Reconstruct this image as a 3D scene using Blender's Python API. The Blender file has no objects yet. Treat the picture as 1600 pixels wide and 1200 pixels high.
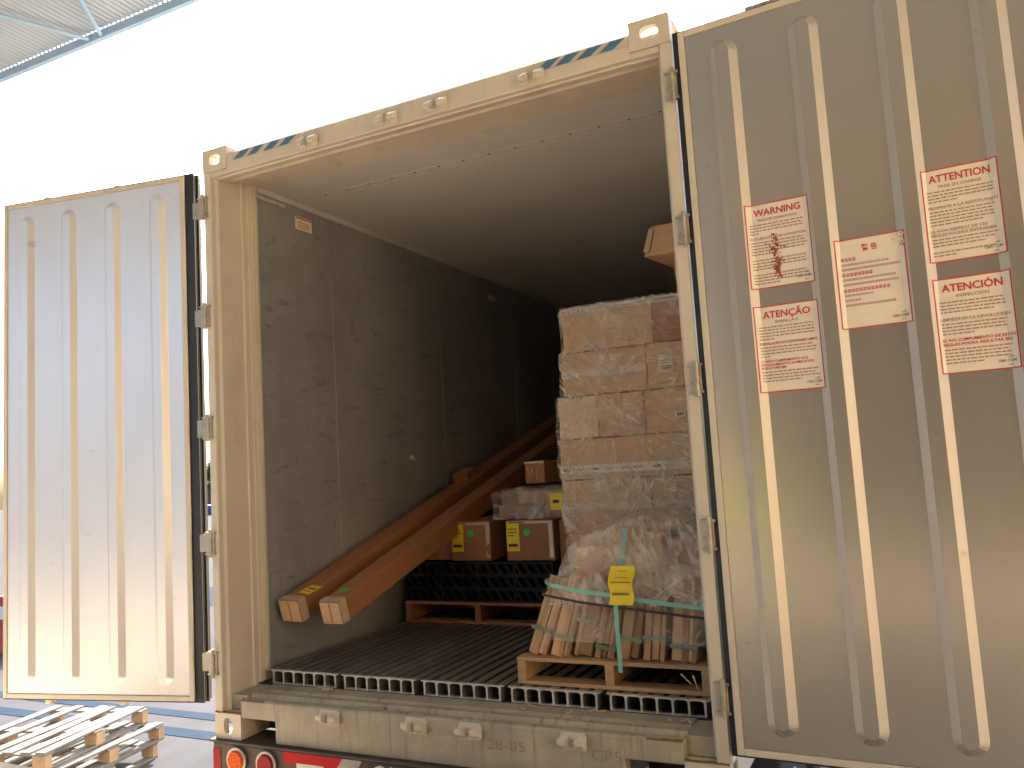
import bpy, bmesh, math, random
from mathutils import Vector, Matrix
random.seed(7)
R = math.radians
S = bpy.context.scene
COL = S.collection

# ------------------------------------------------------------------ camera
cam = bpy.data.cameras.new('camera'); camo = bpy.data.objects.new('camera', cam); COL.objects.link(camo)
cam.sensor_width = 36.0; cam.sensor_fit = 'HORIZONTAL'; cam.lens = 36.0*1277.8/1600.0
cam.clip_start = 0.05; cam.clip_end = 2000
_rx, _ry, _rz = 0.09962515, 0.06009776, 0.45187962
_M = (Matrix.Rotation(_rz, 3, 'Z') @ Matrix.Rotation(_rx, 3, 'X') @ Matrix.Rotation(_ry, 3, 'Y'))
_X, _Y, _Z = _M.col[0], _M.col[1], _M.col[2]
_cm = Matrix((_X, _Z, -_Y)).transposed()
camo.matrix_world = Matrix.Translation((3.12584, -2.97933, 1.20274)) @ _cm.to_4x4()
S.camera = camo
# ------------------------------------------------------------------ world, sun, exposure
SUN_EL, SUN_AZ = R(33), R(-28)          # azimuth from +Y towards +X
w = bpy.data.worlds.new('World'); S.world = w; w.use_nodes = True
nt = w.node_tree; nt.nodes.clear()
sky = nt.nodes.new('ShaderNodeTexSky'); sky.sky_type = 'NISHITA'; sky.sun_disc = False
sky.sun_elevation = SUN_EL; sky.sun_rotation = SUN_AZ; sky.dust_density = 6.0; sky.air_density = .8; sky.ozone_density = 1.0
bg = nt.nodes.new('ShaderNodeBackground'); bg.inputs[1].default_value = 0.15
wo = nt.nodes.new('ShaderNodeOutputWorld')
nt.links.new(sky.outputs[0], bg.inputs[0]); nt.links.new(bg.outputs[0], wo.inputs[0])
sl = bpy.data.lights.new('sun', 'SUN'); sl.energy = 5.0; sl.angle = R(0.6); sl.color = (1.0, 0.90, 0.76)
so = bpy.data.objects.new('sun', sl); COL.objects.link(so)
_d = Vector((math.sin(SUN_AZ)*math.cos(SUN_EL), math.cos(SUN_AZ)*math.cos(SUN_EL), math.sin(SUN_EL)))
so.rotation_euler = _d.to_track_quat('Z', 'Y').to_euler()
S.render.engine = 'CYCLES'
S.cycles.max_bounces = 12; S.cycles.diffuse_bounces = 6; S.cycles.glossy_bounces = 5; S.cycles.transparent_max_bounces = 12
S.view_settings.view_transform = 'Standard'; S.view_settings.look = 'None'
S.view_settings.exposure = 2.12; S.view_settings.gamma = 1.0

# ------------------------------------------------------------------ materials
def mat(name, col, rough=.6, metal=0., var=.0, scale=8., col2=None, bump=0., bscale=60., stretch=(1,1,1), spec=.5, coat=0., emis=None):
    m = bpy.data.materials.new(name); m.use_nodes = True
    n = m.node_tree.nodes; l = m.node_tree.links; b = n['Principled BSDF']
    b.inputs['Roughness'].default_value = rough; b.inputs['Metallic'].default_value = metal
    b.inputs['Specular IOR Level'].default_value = spec
    if coat: b.inputs['Coat Weight'].default_value = coat
    tc = n.new('ShaderNodeTexCoord'); mp = n.new('ShaderNodeMapping'); mp.inputs['Scale'].default_value = stretch
    l.new(tc.outputs['Object'], mp.inputs[0])
    c2 = col2 or tuple(x*(1-var) for x in col)
    t = n.new('ShaderNodeTexNoise'); t.inputs['Scale'].default_value = scale; t.inputs['Detail'].default_value = 8; t.inputs['Roughness'].default_value = .62
    l.new(mp.outputs[0], t.inputs['Vector'])
    r = n.new('ShaderNodeValToRGB'); r.color_ramp.elements[0].position = .35; r.color_ramp.elements[1].position = .68
    r.color_ramp.elements[0].color = (*c2, 1); r.color_ramp.elements[1].color = (*col, 1)
    l.new(t.outputs['Fac'], r.inputs[0]); l.new(r.outputs[0], b.inputs['Base Color'])
    m['base'] = r.name
    if bump:
        t2 = n.new('ShaderNodeTexNoise'); t2.inputs['Scale'].default_value = bscale; t2.inputs['Detail'].default_value = 5
        l.new(mp.outputs[0], t2.inputs['Vector'])
        bp = n.new('ShaderNodeBump'); bp.inputs['Strength'].default_value = bump; bp.inputs['Distance'].default_value = .01
        l.new(t2.outputs['Fac'], bp.inputs['Height']); l.new(bp.outputs[0], b.inputs['Normal'])
    return m

def add_marks(m, col, scale, lo, hi, stretch, amount=.8, detail=6):
    """dirt, scuffs or rust laid over the base colour"""
    n = m.node_tree.nodes; l = m.node_tree.links; b = n['Principled BSDF']
    src = b.inputs['Base Color'].links[0].from_socket
    tc = n.new('ShaderNodeTexCoord'); mp = n.new('ShaderNodeMapping'); mp.inputs['Scale'].default_value = stretch
    mp.inputs['Location'].default_value = (3.3, 1.7, 5.1)
    l.new(tc.outputs['Object'], mp.inputs[0])
    t = n.new('ShaderNodeTexNoise'); t.inputs['Scale'].default_value = scale; t.inputs['Detail'].default_value = detail; t.inputs['Roughness'].default_value = .65
    l.new(mp.outputs[0], t.inputs['Vector'])
    r = n.new('ShaderNodeMapRange'); r.inputs['From Min'].default_value = lo; r.inputs['From Max'].default_value = hi
    r.inputs['To Max'].default_value = amount
    l.new(t.outputs['Fac'], r.inputs['Value'])
    mx = n.new('ShaderNodeMix'); mx.data_type = 'RGBA'
    l.new(r.outputs[0], mx.inputs[0]); l.new(src, mx.inputs[6]); mx.inputs[7].default_value = (*col, 1)
    l.new(mx.outputs[2], b.inputs['Base Color'])
    return m

M = {}
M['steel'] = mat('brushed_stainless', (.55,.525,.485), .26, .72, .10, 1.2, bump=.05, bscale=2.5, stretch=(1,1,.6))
M['steel_lit'] = mat('stainless_sky_lit', (.78,.78,.79), .36, .6, .07, 1.4, bump=.05, bscale=2.5, stretch=(1,1,.6))  # left door lining coloured lighter to carry the sky's brightness
M['rib'] = mat('rib_slope_lit', (.50,.46,.40), .45, .5, .05, 3)  # separate warm steel that paints the lit look of the right ribs' slopes
for k in ('steel','steel_lit','rib'):
    add_marks(M[k], (.22,.19,.16), 7, .66, .76, (1,1,2.0), .55)
    add_marks(M[k], (.30,.27,.23), 26, .70, .80, (1,1,.35), .5)
M['cream'] = mat('cream_container_paint', (.64,.575,.46), .42, 0, .12, 3, bump=.06, bscale=40)
add_marks(M['cream'], (.24,.13,.05), 9, .62, .76, (1,1,.25), .65)
add_marks(M['cream'], (.26,.22,.15), 2.5, .55, .8, (2,1,.5), .4)
M['sill'] = mat('worn_sill_paint', (.44,.385,.28), .5, 0, .25, 5, bump=.2, bscale=50)
add_marks(M['sill'], (.12,.085,.05), 10, .54, .72, (3,1,.18), .7)
add_marks(M['sill'], (.30,.28,.25), 6, .58, .7, (.4,1,3), .6)
M['grime'] = mat('rusty_grime', (.25,.13,.05), .8, 0, .4, 30)
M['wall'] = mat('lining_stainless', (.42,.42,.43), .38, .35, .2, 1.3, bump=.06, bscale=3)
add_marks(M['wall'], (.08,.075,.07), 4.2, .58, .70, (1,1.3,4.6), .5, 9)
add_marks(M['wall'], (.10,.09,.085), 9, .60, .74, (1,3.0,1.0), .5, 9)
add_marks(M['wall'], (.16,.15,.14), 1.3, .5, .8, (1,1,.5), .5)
M['ceil'] = mat('ceiling_lining', (.62,.60,.57), .5, .05, .1, 2, bump=.03)
M['alu'] = mat('worn_aluminium', (.68,.64,.58), .40, .5, .3, 20, bump=.15, bscale=80)
M['alu_floor'] = mat('dirty_aluminium_floor', (.42,.38,.35), .40, .7, .35, 6, bump=.2, bscale=60, stretch=(1,.2,1))
M['darkgap'] = mat('floor_channel', (.03,.027,.025), .8, 0, .3, 5)
M['rubber'] = mat('black_rubber', (.022,.022,.025), .42, 0, .3, 10)
M['hinge'] = mat('hinge_zinc', (.50,.46,.38), .42, .5, .25, 25)
add_marks(M['hinge'], (.2,.10,.04), 30, .55, .7, (1,1,1), .7)
M['white_panel'] = mat('white_foam_panel', (.7,.7,.68), .5, 0, .06, 3)
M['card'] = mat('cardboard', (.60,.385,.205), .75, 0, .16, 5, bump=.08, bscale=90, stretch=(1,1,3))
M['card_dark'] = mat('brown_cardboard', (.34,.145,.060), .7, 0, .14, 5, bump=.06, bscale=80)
M['card_pale'] = mat('pale_cardboard', (.72,.56,.36), .6, 0, .15, 6, bump=.08, bscale=60)
M['board'] = mat('cardboard_angle', (.46,.275,.135), .7, 0, .22, 14, bump=.15, bscale=60, stretch=(4,4,.3))
M['board2'] = mat('cardboard_angle_dark', (.30,.165,.075), .75, 0, .22, 14, bump=.15, bscale=60, stretch=(4,4,.3))
M['wood'] = mat('pallet_pine', (.50,.31,.16), .75, 0, .35, 9, bump=.3, bscale=40, stretch=(.3,3,3))
M['wood_grey'] = mat('weathered_pine', (.26,.25,.24), .9, 0, .3, 9, bump=.3, bscale=40, stretch=(.6,.6,3), spec=.1)
M['wood_block'] = mat('pallet_block', (.50,.35,.22), .8, 0, .25, 15, bump=.3, bscale=40)
M['wood_red'] = mat('red_brown_pallet_wood', (.40,.17,.08), .75, 0, .3, 9, bump=.2, bscale=40, stretch=(.3,3,3))
M['tape'] = mat('printed_tape', (.66,.60,.52), .35, 0, .08, 30)
M['cleartape'] = mat('clear_tape', (.56,.43,.29), .2, 0, .15, 40, coat=.5)
M['yellow'] = mat('yellow_label', (.80,.62,.02), .5, 0, .06, 20)
M['green'] = mat('green_dot', (.03,.55,.06), .5, 0, .04, 20)
M['ink'] = mat('print_ink', (.05,.04,.035), .6, 0, .2, 30)
M['pencil'] = mat('pencil_marks', (.30,.245,.155), .6, 0, .3, 60)
M['brown_ink'] = mat('brown_ink', (.20,.09,.045), .6, 0, .2, 30)
M['paper'] = mat('sticker_white', (.80,.74,.62), .4, 0, .05, 12)
M['red'] = mat('sticker_red', (.55,.045,.035), .45, 0, .1, 20)
M['greytext'] = mat('sticker_text', (.42,.24,.18), .5, 0, .1, 40)
M['greymark'] = mat('sticker_logo', (.20,.19,.20), .5, 0, .1, 40)
M['rust'] = mat('red_stain', (.48,.14,.07), .7, 0, .3, 60)
M['hazard'] = mat('hazard_dark', (.07,.20,.33), .5, 0, .2, 14)
M['hazard_y'] = mat('hazard_pale', (.62,.52,.42), .5, 0, .1, 14)
M['cyan'] = mat('cyan_strap', (.20,.50,.41), .35, 0, .1, 30)
M['green_strap'] = mat('green_strap', (.13,.20,.10), .35, 0, .2, 30)
M['black_strap'] = mat('dark_strap', (.02,.013,.012), .45, 0, .2, 30)
M['black_plastic'] = mat('black_plastic', (.014,.011,.011), .6, 0, .3, 20, spec=.25)
M['chassis'] = mat('chassis_steel', (.085,.06,.045), .6, .1, .4, 12, bump=.3, bscale=60)
M['chrome'] = mat('bezel_grey', (.40,.38,.36), .35, .6, .2, 30)
M['amber'] = mat('amber_lens', (.80,.14,.012), .45, 0, .25, 120, spec=.2)
M['lensred'] = mat('red_lens', (.30,.008,.014), .45, 0, .2, 60, spec=.2)
M['refl_red'] = mat('reflector_red', (.55,.012,.012), .5, 0, .1, 60, spec=.15)
M['refl_white'] = mat('reflector_white', (.42,.38,.35), .25, .3, .15, 60)
M['signblack'] = mat('sign_black', (.02,.02,.02), .5, 0, .2, 20)
M['signwhite'] = mat('sign_white', (.75,.70,.60), .5, 0, .15, 40)
M['ground'] = mat('yard_concrete', (.085,.089,.104), 1., 0, .2, .7, bump=.15, bscale=30, spec=.03)
add_marks(M['ground'], (.038,.038,.043), 1.2, .5, .8, (1,.5,1), .5)
M['dock'] = mat('dock_concrete', (.50,.415,.31), .6, 0, .12, 1.5, bump=.15, bscale=30)
M['shadow_blue'] = mat('painted_shadow_blue', (.030,.050,.085), 1., 0, .2, 6, spec=.03)  # colour of the shadows painted on the ground
M['ochre'] = mat('ochre_bounce', (.74,.57,.34), .8, 0, .1, 2)
M['darkroom'] = mat('warehouse_inside', (.30,.26,.22), .8, 0, .2, 2)
M['canopy'] = mat('canopy_sheet', (.42,.48,.55), .3, .2, .10, .7)
M['gutter'] = mat('gutter_blue_grey', (.33,.50,.70), .5, 0, .08, 4)
M['leaf'] = mat('leaf_green', (.075,.115,.03), .6, 0, .5, 2)
M['bark'] = mat('bark', (.12,.09,.06), .9, 0, .3, 6)
M['bluebox'] = mat('blue_corrugated', (.03,.10,.22), .5, 0, .15, 3)
M['whitewall'] = mat('white_shed', (.72,.72,.70), .6, 0, .06, 1)
M['redpaint'] = mat('red_paint', (.45,.05,.03), .5, 0, .15, 6)
M['hivis'] = mat('fluorescent_yellow', (.86,1.0,.02), .5, 0, .1, 6)
M['tyre'] = mat('tyre_rubber', (.025,.024,.023), .8, 0, .2, 20)
M['splinter'] = mat('pale_wood', (.66,.50,.32), .7, 0, .1, 20)

for k in ('card','card_dark','card_pale'): add_marks(M[k], (.24,.12,.05), 5, .55, .8, (1,1,1.5), .2)
add_marks(M['cream'], (.30,.18,.09), 38, .69, .76, (1,1,.8), .6)
def film_mat(name, base, line, cloud, scale, rots, bump, tint=(.88,.77,.62), rough=.18):
    """clear film: faint milky base, thin pulled creases, cloudy double layers"""
    m = bpy.data.materials.new(name); m.use_nodes = True
    n = m.node_tree.nodes; l = m.node_tree.links; b = n['Principled BSDF']; out = n['Material Output']
    b.inputs['Base Color'].default_value = (*tint, 1); b.inputs['Roughness'].default_value = rough
    b.inputs['Specular IOR Level'].default_value = .8
    tr = n.new('ShaderNodeBsdfTransparent'); mx = n.new('ShaderNodeMixShader')
    tc = n.new('ShaderNodeTexCoord')
    def math_(op, x, y):
        q = n.new('ShaderNodeMath'); q.operation = op
        for i, v in enumerate((x, y)):
            if v is None: continue
            if isinstance(v, (int, float)): q.inputs[i].default_value = v
            else: l.new(v, q.inputs[i])
        return q.outputs[0]
    acc = None
    for k, rot in enumerate(rots):
        mp = n.new('ShaderNodeMapping'); mp.inputs['Scale'].default_value = (1, .3, .07); mp.inputs['Location'].default_value = (k*3.1, 0, k*1.7)
        mr = n.new('ShaderNodeMapping'); mr.inputs['Rotation'].default_value = (0, rot, 0)
        l.new(tc.outputs['Object'], mr.inputs[0]); l.new(mr.outputs[0], mp.inputs[0])
        t = n.new('ShaderNodeTexNoise'); t.inputs['Scale'].default_value = scale*(1+.3*k); t.inputs['Detail'].default_value = 3; t.inputs['Distortion'].default_value = .35
        l.new(mp.outputs[0], t.inputs['Vector'])
        rd = math_('ABSOLUTE', math_('SUBTRACT', t.outputs['Fac'], .5), None)
        r = n.new('ShaderNodeMapRange'); r.inputs['From Min'].default_value = .0; r.inputs['From Max'].default_value = .045; r.inputs['To Min'].default_value = 1; r.inputs['To Max'].default_value = 0
        l.new(rd, r.inputs['Value'])
        # each family of creases only shows in patches
        t2 = n.new('ShaderNodeTexNoise'); t2.inputs['Scale'].default_value = 3.2+k; t2.inputs['Detail'].default_value = 2
        mp2 = n.new('ShaderNodeMapping'); mp2.inputs['Location'].default_value = (k*7.7, 2, k*4.1); l.new(tc.outputs['Object'], mp2.inputs[0]); l.new(mp2.outputs[0], t2.inputs['Vector'])
        r2 = n.new('ShaderNodeMapRange'); r2.inputs['From Min'].default_value = .42; r2.inputs['From Max'].default_value = .60; l.new(t2.outputs['Fac'], r2.inputs['Value'])
        v = math_('MULTIPLY', r.outputs[0], r2.outputs[0])
        acc = v if acc is None else math_('MAXIMUM', acc, v)
    t3 = n.new('ShaderNodeTexNoise'); t3.inputs['Scale'].default_value = 6; t3.inputs['Detail'].default_value = 4; l.new(tc.outputs['Object'], t3.inputs['Vector'])
    r3 = n.new('ShaderNodeMapRange'); r3.inputs['From Min'].default_value = .45; r3.inputs['From Max'].default_value = .72; r3.inputs['To Max'].default_value = cloud; l.new(t3.outputs['Fac'], r3.inputs['Value'])
    f = math_('ADD', math_('ADD', math_('MULTIPLY', acc, line), r3.outputs[0]), base)
    l.new(math_('MINIMUM', f, .95), mx.inputs[0]); l.new(tr.outputs[0], mx.inputs[1]); l.new(b.outputs[0], mx.inputs[2])
    bp = n.new('ShaderNodeBump'); bp.inputs['Strength'].default_value = bump; bp.inputs['Distance'].default_value = .012
    l.new(math_('ADD', acc, t3.outputs['Fac']), bp.inputs['Height']); l.new(bp.outputs[0], b.inputs['Normal'])
    l.new(mx.outputs[0], out.inputs[0])
    return m
M['film'] = film_mat('stretch_film', .07, .48, .42, 24, (.75, -.6, .15, 1.45, 1.1), .7, (.90,.81,.68), .13)  # cloudiness and whiter tint also paint in the sheen
M['film_low'] = film_mat('thin_film', .06, .30, .14, 30, (.5, -.8, 1.3), .5)
M['film_thick'] = film_mat('crumpled_film', .24, .30, .40, 12, (.4, -.9, 1.2), .35, (.86,.76,.63))
M['film_dark'] = film_mat('film_far', .15, .25, .5, 14, (1.2, .6, -.6), .6, (.6,.54,.48))
# ------------------------------------------------------------------ mesh builder
class MB:
    def __init__(s): s.v = []; s.f = []; s.m = []; s.mats = []
    def mi(s, name):
        if name not in s.mats: s.mats.append(name)
        return s.mats.index(name)
    def add(s, vs, fs, mt):
        o = len(s.v); s.v += [tuple(x) for x in vs]; k = s.mi(mt)
        for f in fs: s.f.append(tuple(i+o for i in f)); s.m.append(k)
    def box(s, x0, x1, y0, y1, z0, z1, mt, T=None):
        vs = [Vector(p) for p in ((x0,y0,z0),(x1,y0,z0),(x1,y1,z0),(x0,y1,z0),(x0,y0,z1),(x1,y0,z1),(x1,y1,z1),(x0,y1,z1))]
        if T: vs = [T @ p for p in vs]
        s.add(vs, [(0,3,2,1),(4,5,6,7),(0,1,5,4),(1,2,6,5),(2,3,7,6),(3,0,4,7)], mt); return s
    def prism(s, pts, fn0, fn1, mt):
        """closed outline pts (a,b) swept from fn0(a,b) to fn1(a,b)"""
        n = len(pts); A = [fn0(*p) for p in pts]; B = [fn1(*p) for p in pts]
        s.add(A+B, [tuple(range(n))[::-1], tuple(range(n, 2*n))] + [(i, (i+1) % n, n+(i+1) % n, n+i) for i in range(n)], mt); return s
    def strip(s, pts, fn0, fn1, mt):
        n = len(pts); A = [fn0(*p) for p in pts]; B = [fn1(*p) for p in pts]
        s.add(A+B, [(i, i+1, n+i+1, n+i) for i in range(n-1)], mt); return s
    def cyl(s, p, q, r, mt, n=14, r2=None):
        p = Vector(p); q = Vector(q); d = (q-p).normalized(); u = d.orthogonal().normalized(); v = d.cross(u); r2 = r if r2 is None else r2
        A = [p+(u*math.cos(t)+v*math.sin(t))*r for t in [2*math.pi*i/n for i in range(n)]]
        B = [q+(u*math.cos(t)+v*math.sin(t))*r2 for t in [2*math.pi*i/n for i in range(n)]]
        s.add(A+B, [tuple(range(n))[::-1], tuple(range(n, 2*n))] + [(i, (i+1) % n, n+(i+1) % n, n+i) for i in range(n)], mt); return s
    def build(s, name, parent=None, bevel=0., loc=None, rot=None, smooth=False, seg=2):
        me = bpy.data.meshes.new(name); me.from_pydata(s.v, [], s.f)
        for k in s.mats: me.materials.append(M[k])
        me.polygons.foreach_set('material_index', s.m)
        bm = bmesh.new(); bm.from_mesh(me); bmesh.ops.recalc_face_normals(bm, faces=bm.faces); bm.to_mesh(me); bm.free()
        me.update()
        o = bpy.data.objects.new(name, me); COL.objects.link(o)
        if parent: o.parent = parent
        if loc: o.location = loc
        if rot: o.rotation_euler = rot
        if smooth: me.polygons.foreach_set('use_smooth', [True]*len(me.polygons))
        if bevel:
            b = o.modifiers.new('bevel', 'BEVEL'); b.width = bevel; b.segments = seg; b.limit_method = 'ANGLE'; b.angle_limit = R(40)
        return o

def tag(o, label=None, cat=None, group=None, kind=None):
    if label: o['label'] = label
    if cat: o['category'] = cat
    if group: o['group'] = group
    if kind: o['kind'] = kind
    return o
def empty(name, loc=(0,0,0), rz=0, label=None, cat=None, group=None):
    o = bpy.data.objects.new(name, None); COL.objects.link(o); o.location = loc; o.rotation_euler = (0,0,rz)
    o.empty_display_size = .1
    return tag(o, label, cat, group)
def copy_obj(o, parent=None, loc=None, rot=None):
    c = o.copy(); COL.objects.link(c); c.parent = parent
    if loc is not None: c.location = loc
    if rot is not None: c.rotation_euler = rot
    return c
def copy_tree(o, parent=None):
    c = copy_obj(o, parent)
    for ch in list(o.children): copy_tree(ch, c)
    return c

def text_verts(txt, size, bold=0., width=None, align='CENTER'):
    """letters as filled flat outlines -> (verts2d, faces)"""
    cu = bpy.data.curves.new('t', 'FONT'); cu.body = txt; cu.size = size; cu.align_x = align; cu.resolution_u = 2
    cu.offset = bold
    ob = bpy.data.objects.new('t', cu); COL.objects.link(ob)
    dg = bpy.context.evaluated_depsgraph_get(); me = bpy.data.meshes.new_from_object(ob.evaluated_get(dg))
    vs = [(v.co.x, v.co.y) for v in me.vertices]; fs = [tuple(p.vertices) for p in me.polygons]
    bpy.data.objects.remove(ob); bpy.data.meshes.remove(me); bpy.data.curves.remove(cu)
    if width and vs:
        x0 = min(v[0] for v in vs); x1 = max(v[0] for v in vs); k = width/(x1-x0); c = (x0+x1)/2 if align == 'CENTER' else x0
        off = 0 if align == 'CENTER' else 0
        vs = [((v[0]-c)*k+off, v[1]) for v in vs]
    return vs, fs

W, H = 2.438, 2.896
FZ = 0.27           # top of the T floor
XL, XR = 0.075, 2.363
CEIL = 2.78
DEEP = 11.7
# ================================================================== SETTING
GZ = -1.22
g = MB().box(-150, 150, -150, 250, GZ-.3, GZ, 'ground').build('ground'); tag(g, kind='structure')
d = MB().box(-3.4, 30, -14, -.56, GZ, 0., 'dock').build('dock_floor'); tag(d, kind='structure')
for y0, y1 in ((2.93, 3.13), (3.42, 3.60)):  # bluish shadow bands painted on the yard as thin ground strips
    l_ = MB().box(-9, -1.2, y0, y1, GZ+.001, GZ+.005, 'shadow_blue').build('painted_shadow'); tag(l_, kind='structure')
l_ = MB().box(-14, -1.2, 9.3, 11.5, GZ+.001, GZ+.005, 'shadow_blue').build('painted_shadow'); tag(l_, kind='structure')

# unseen building front behind the camera, ochre put in to bounce warm light, with a wide dark dock doorway
wh = empty('unseen_warehouse', (3, -6.5, 0), 0, 'unseen ochre building front behind the dock with a wide dark doorway', 'unseen_warehouse')
wb = MB()
wb.box(-3.3, -2.6, -.3, 0, 0, 6.5, 'ochre').box(3.4, 14, -.3, 0, 0, 6.5, 'ochre').box(-2.6, 3.4, -.3, 0, 3.7, 6.5, 'ochre')
wb.build('wall', wh)  # wall of the unseen front, added for warm bounce
MB().box(-2.6, 3.4, -4.3, -4.2, 0, 3.7, 'darkroom').box(-2.7, -2.6, -4.2, -.3, 0, 3.7, 'darkroom').box(3.4, 3.5, -4.2, -.3, 0, 3.7, 'darkroom').box(-2.6, 3.4, -4.2, -.3, 3.7, 3.8, 'darkroom').build('unseen_doorway_lining', wh)

# canopy over the bay
CZ = 4.0
cn = empty('canopy', (0, 0.33, CZ), 0, 'pale corrugated canopy roof over the loading bay', 'canopy')
pts = []
n = 2700
for i in range(n+1):
    x = -9 + 18*i/n; pts.append((x, .006*math.sin(2*math.pi*x/.04)))
MB().strip(pts, lambda x, z: (x, -.03, z+.05), lambda x, z: (x, -6.83, z+.35), 'canopy').build('roof_sheet', cn, smooth=True)
MB().box(-9, 9, -.035, 0, -.012, .045, 'gutter').build('gutter', cn, .004)
for a, b in (((-1.24, -.05, .0), (-2.06, -1.7, .06)), ((-1.13, -.05, .0), (-.62, -.75, .03)), ((1.6, -.06, 0), (1.6, -6.8, .28)), ((-5.5, -.06, 0), (-5.5, -6.8, .28))):
    MB().cyl(a, b, .012, 'gutter', 10).build('brace', cn)
MB().box(-9, 9, -1.75, -1.69, .03, .10, 'whitewall').build('purlin', cn)

# ================================================================== CONTAINER
ct = empty('shipping_container', (0, 0, 0), 0, 'open cream refrigerated container with both rear doors swung wide', 'container')
def jamb(mirror):
    fx = (lambda x: W-x) if mirror else (lambda x: x)
    P = [(0,0),(.042,0),(.046,.004),(.048,.028),(.060,.040),(.066,.185),(.074,.190),(.074,.196),(.066,.200),(.068,.228),(.075,.233),(.075,.24),(.069,.245),(.074,.262),(.074,.30),(.012,.30),(.012,.05),(0,.05)]
    mb = MB(); mb.prism(P, lambda a, b: (fx(a), b, .118), lambda a, b: (fx(a), b, H-.118), 'cream')
    return mb.build('corner_post', ct, .002)
jamb(False); jamb(True)
for m_ in (0, 1):
    f = (lambda x: W-x) if m_ else (lambda x: x)
    a, b = sorted((f(.072), f(.088)))
    MB().box(a, b, .262, .276, FZ-.02, CEIL-.03, 'cream').build('edge_trim', ct, .002)
# castings
def casting(m_, top):
    f = (lambda x: W-x) if m_ else (lambda x: x)
    z0 = H-.118 if top else 0.; z1 = H if top else .118
    cz = (z0+z1)/2
    hx, hz = (.035, .027) if not top else (.036, .026)
    mb = MB()
    x0, x1 = 0., .162
    # face with an oval opening, walls of a hollow box
    n = 24; hole = []; outer = []
    for i in range(n):
        t = 2*math.pi*i/n; c, s_ = math.cos(t), math.sin(t)
        k = (abs(c)**3+abs(s_)**3)**(-1/3)
        hole.append(((x0+x1)/2+hx*k*c*(.75 if not top else 1), cz+hz*k*s_*(1.35 if not top else 1)))
        m2 = 1/max(abs(c), abs(s_)); outer.append(((x0+x1)/2+.081*m2*c, cz+.059*m2*s_))
    for y, flip in ((-.004, 0), (.026, 1)):
        vs = [(f(a), y, b) for a, b in outer]+[(f(a), y, b) for a, b in hole]
        mb.add(vs, [(i, (i+1) % n, n+(i+1) % n, n+i) for i in range(n)], 'cream')
    vs = [(f(a), -.004, b) for a, b in hole]+[(f(a), .026, b) for a, b in hole]
    mb.add(vs, [(i, (i+1) % n, n+(i+1) % n, n+i) for i in range(n)], 'cream')
    def bx(a, b, c, d_, e, g_):
        a, b = sorted((f(a), f(b))); mb.box(a, b, c, d_, e, g_, 'cream')
    bx(0, .162, .0262, .174, z0, z0+.016)
    if top: bx(0, .022, .0262, .174, z1-.016, z1); bx(.140, .162, .0262, .174, z1-.016, z1); bx(.022, .140, .0262, .045, z1-.016, z1); bx(.022, .140, .125, .174, z1-.016, z1)
    else: bx(0, .162, .0262, .174, z1-.016, z1)
    bx(.148, .162, .0262, .174, z0+.016, z1-.016)
    vo = [(f(a), y, b) for y in (-.004, .026) for a, b in outer]; mb.add(vo, [(i, (i+1) % n, n+(i+1) % n, n+i) for i in range(n)], 'cream')
    if top and m_:      # side opening lets the sky through
        bx(0, .014, .0262, .05, z0+.016, z1-.016); bx(0, .014, .13, .174, z0+.016, z1-.016)
    else:
        bx(0, .014, .0262, .05, z0+.016, z1-.016); bx(0, .014, .12, .174, z0+.016, z1-.016)
    return mb.build('corner_casting', ct, .003)
for a in (0, 1):
    for b in (0, 1): casting(a, b)
# header beam with stepped underside
low = [(.352,2.777),(.150,2.772),(.146,2.757),(.108,2.754),(.104,2.766),(.072,2.766),(.068,2.748),(.030,2.745),(.026,2.752),(.003,2.752)]
hp = [(0.0,2.757),(0.0,2.845),(.02,2.865),(.10,2.880),(.30,2.885),(.352,2.80)]+low
he = [(0.004,2.757),(0.004,H-.1195),(.352,H-.1195)]+low
MB().prism(hp, lambda y, z: (.162, y, z), lambda y, z: (W-.162, y, z), 'cream').build('header_beam', ct, .002)
for m_ in (0, 1):
    a, b = ((W-.1625, W-.049) if m_ else (.049, .1625))
    MB().prism(he, lambda y, z: (a, y+.002, z-.001), lambda y, z: (b, y+.002, z-.001), 'cream').build('header_end', ct, .002)
# rivets and lining seam under the header
rv = MB().cyl((0,0,0), (0,0,-.004), .006, 'grime', 8).build('rivet', ct, loc=(.3, .60, CEIL-.001))
for i in range(1, 14): copy_obj(rv, ct, (.3+.148*i, .60, CEIL-.001))
# hazard stripes
def stripes(xs, name='hazard_stripe'):
    for a in xs:
        mb = MB(); mb.add([(a, -.003, 2.808), (a+.062, -.003, 2.808), (a+.115, -.003, 2.843), (a+.053, -.003, 2.843)], [(0,1,2,3)], 'hazard'); mb.build(name, ct)
MB().box(.20, .63, -.002, -.0005, 2.806, 2.845, 'hazard_y').build('stripe_backing', ct)
MB().box(1.86, W-.165, -.002, -.0005, 2.806, 2.845, 'hazard_y').build('stripe_backing', ct)
stripes((.205,.298,.402,.500)); stripes((1.872,1.960,2.053,2.148))
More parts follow.
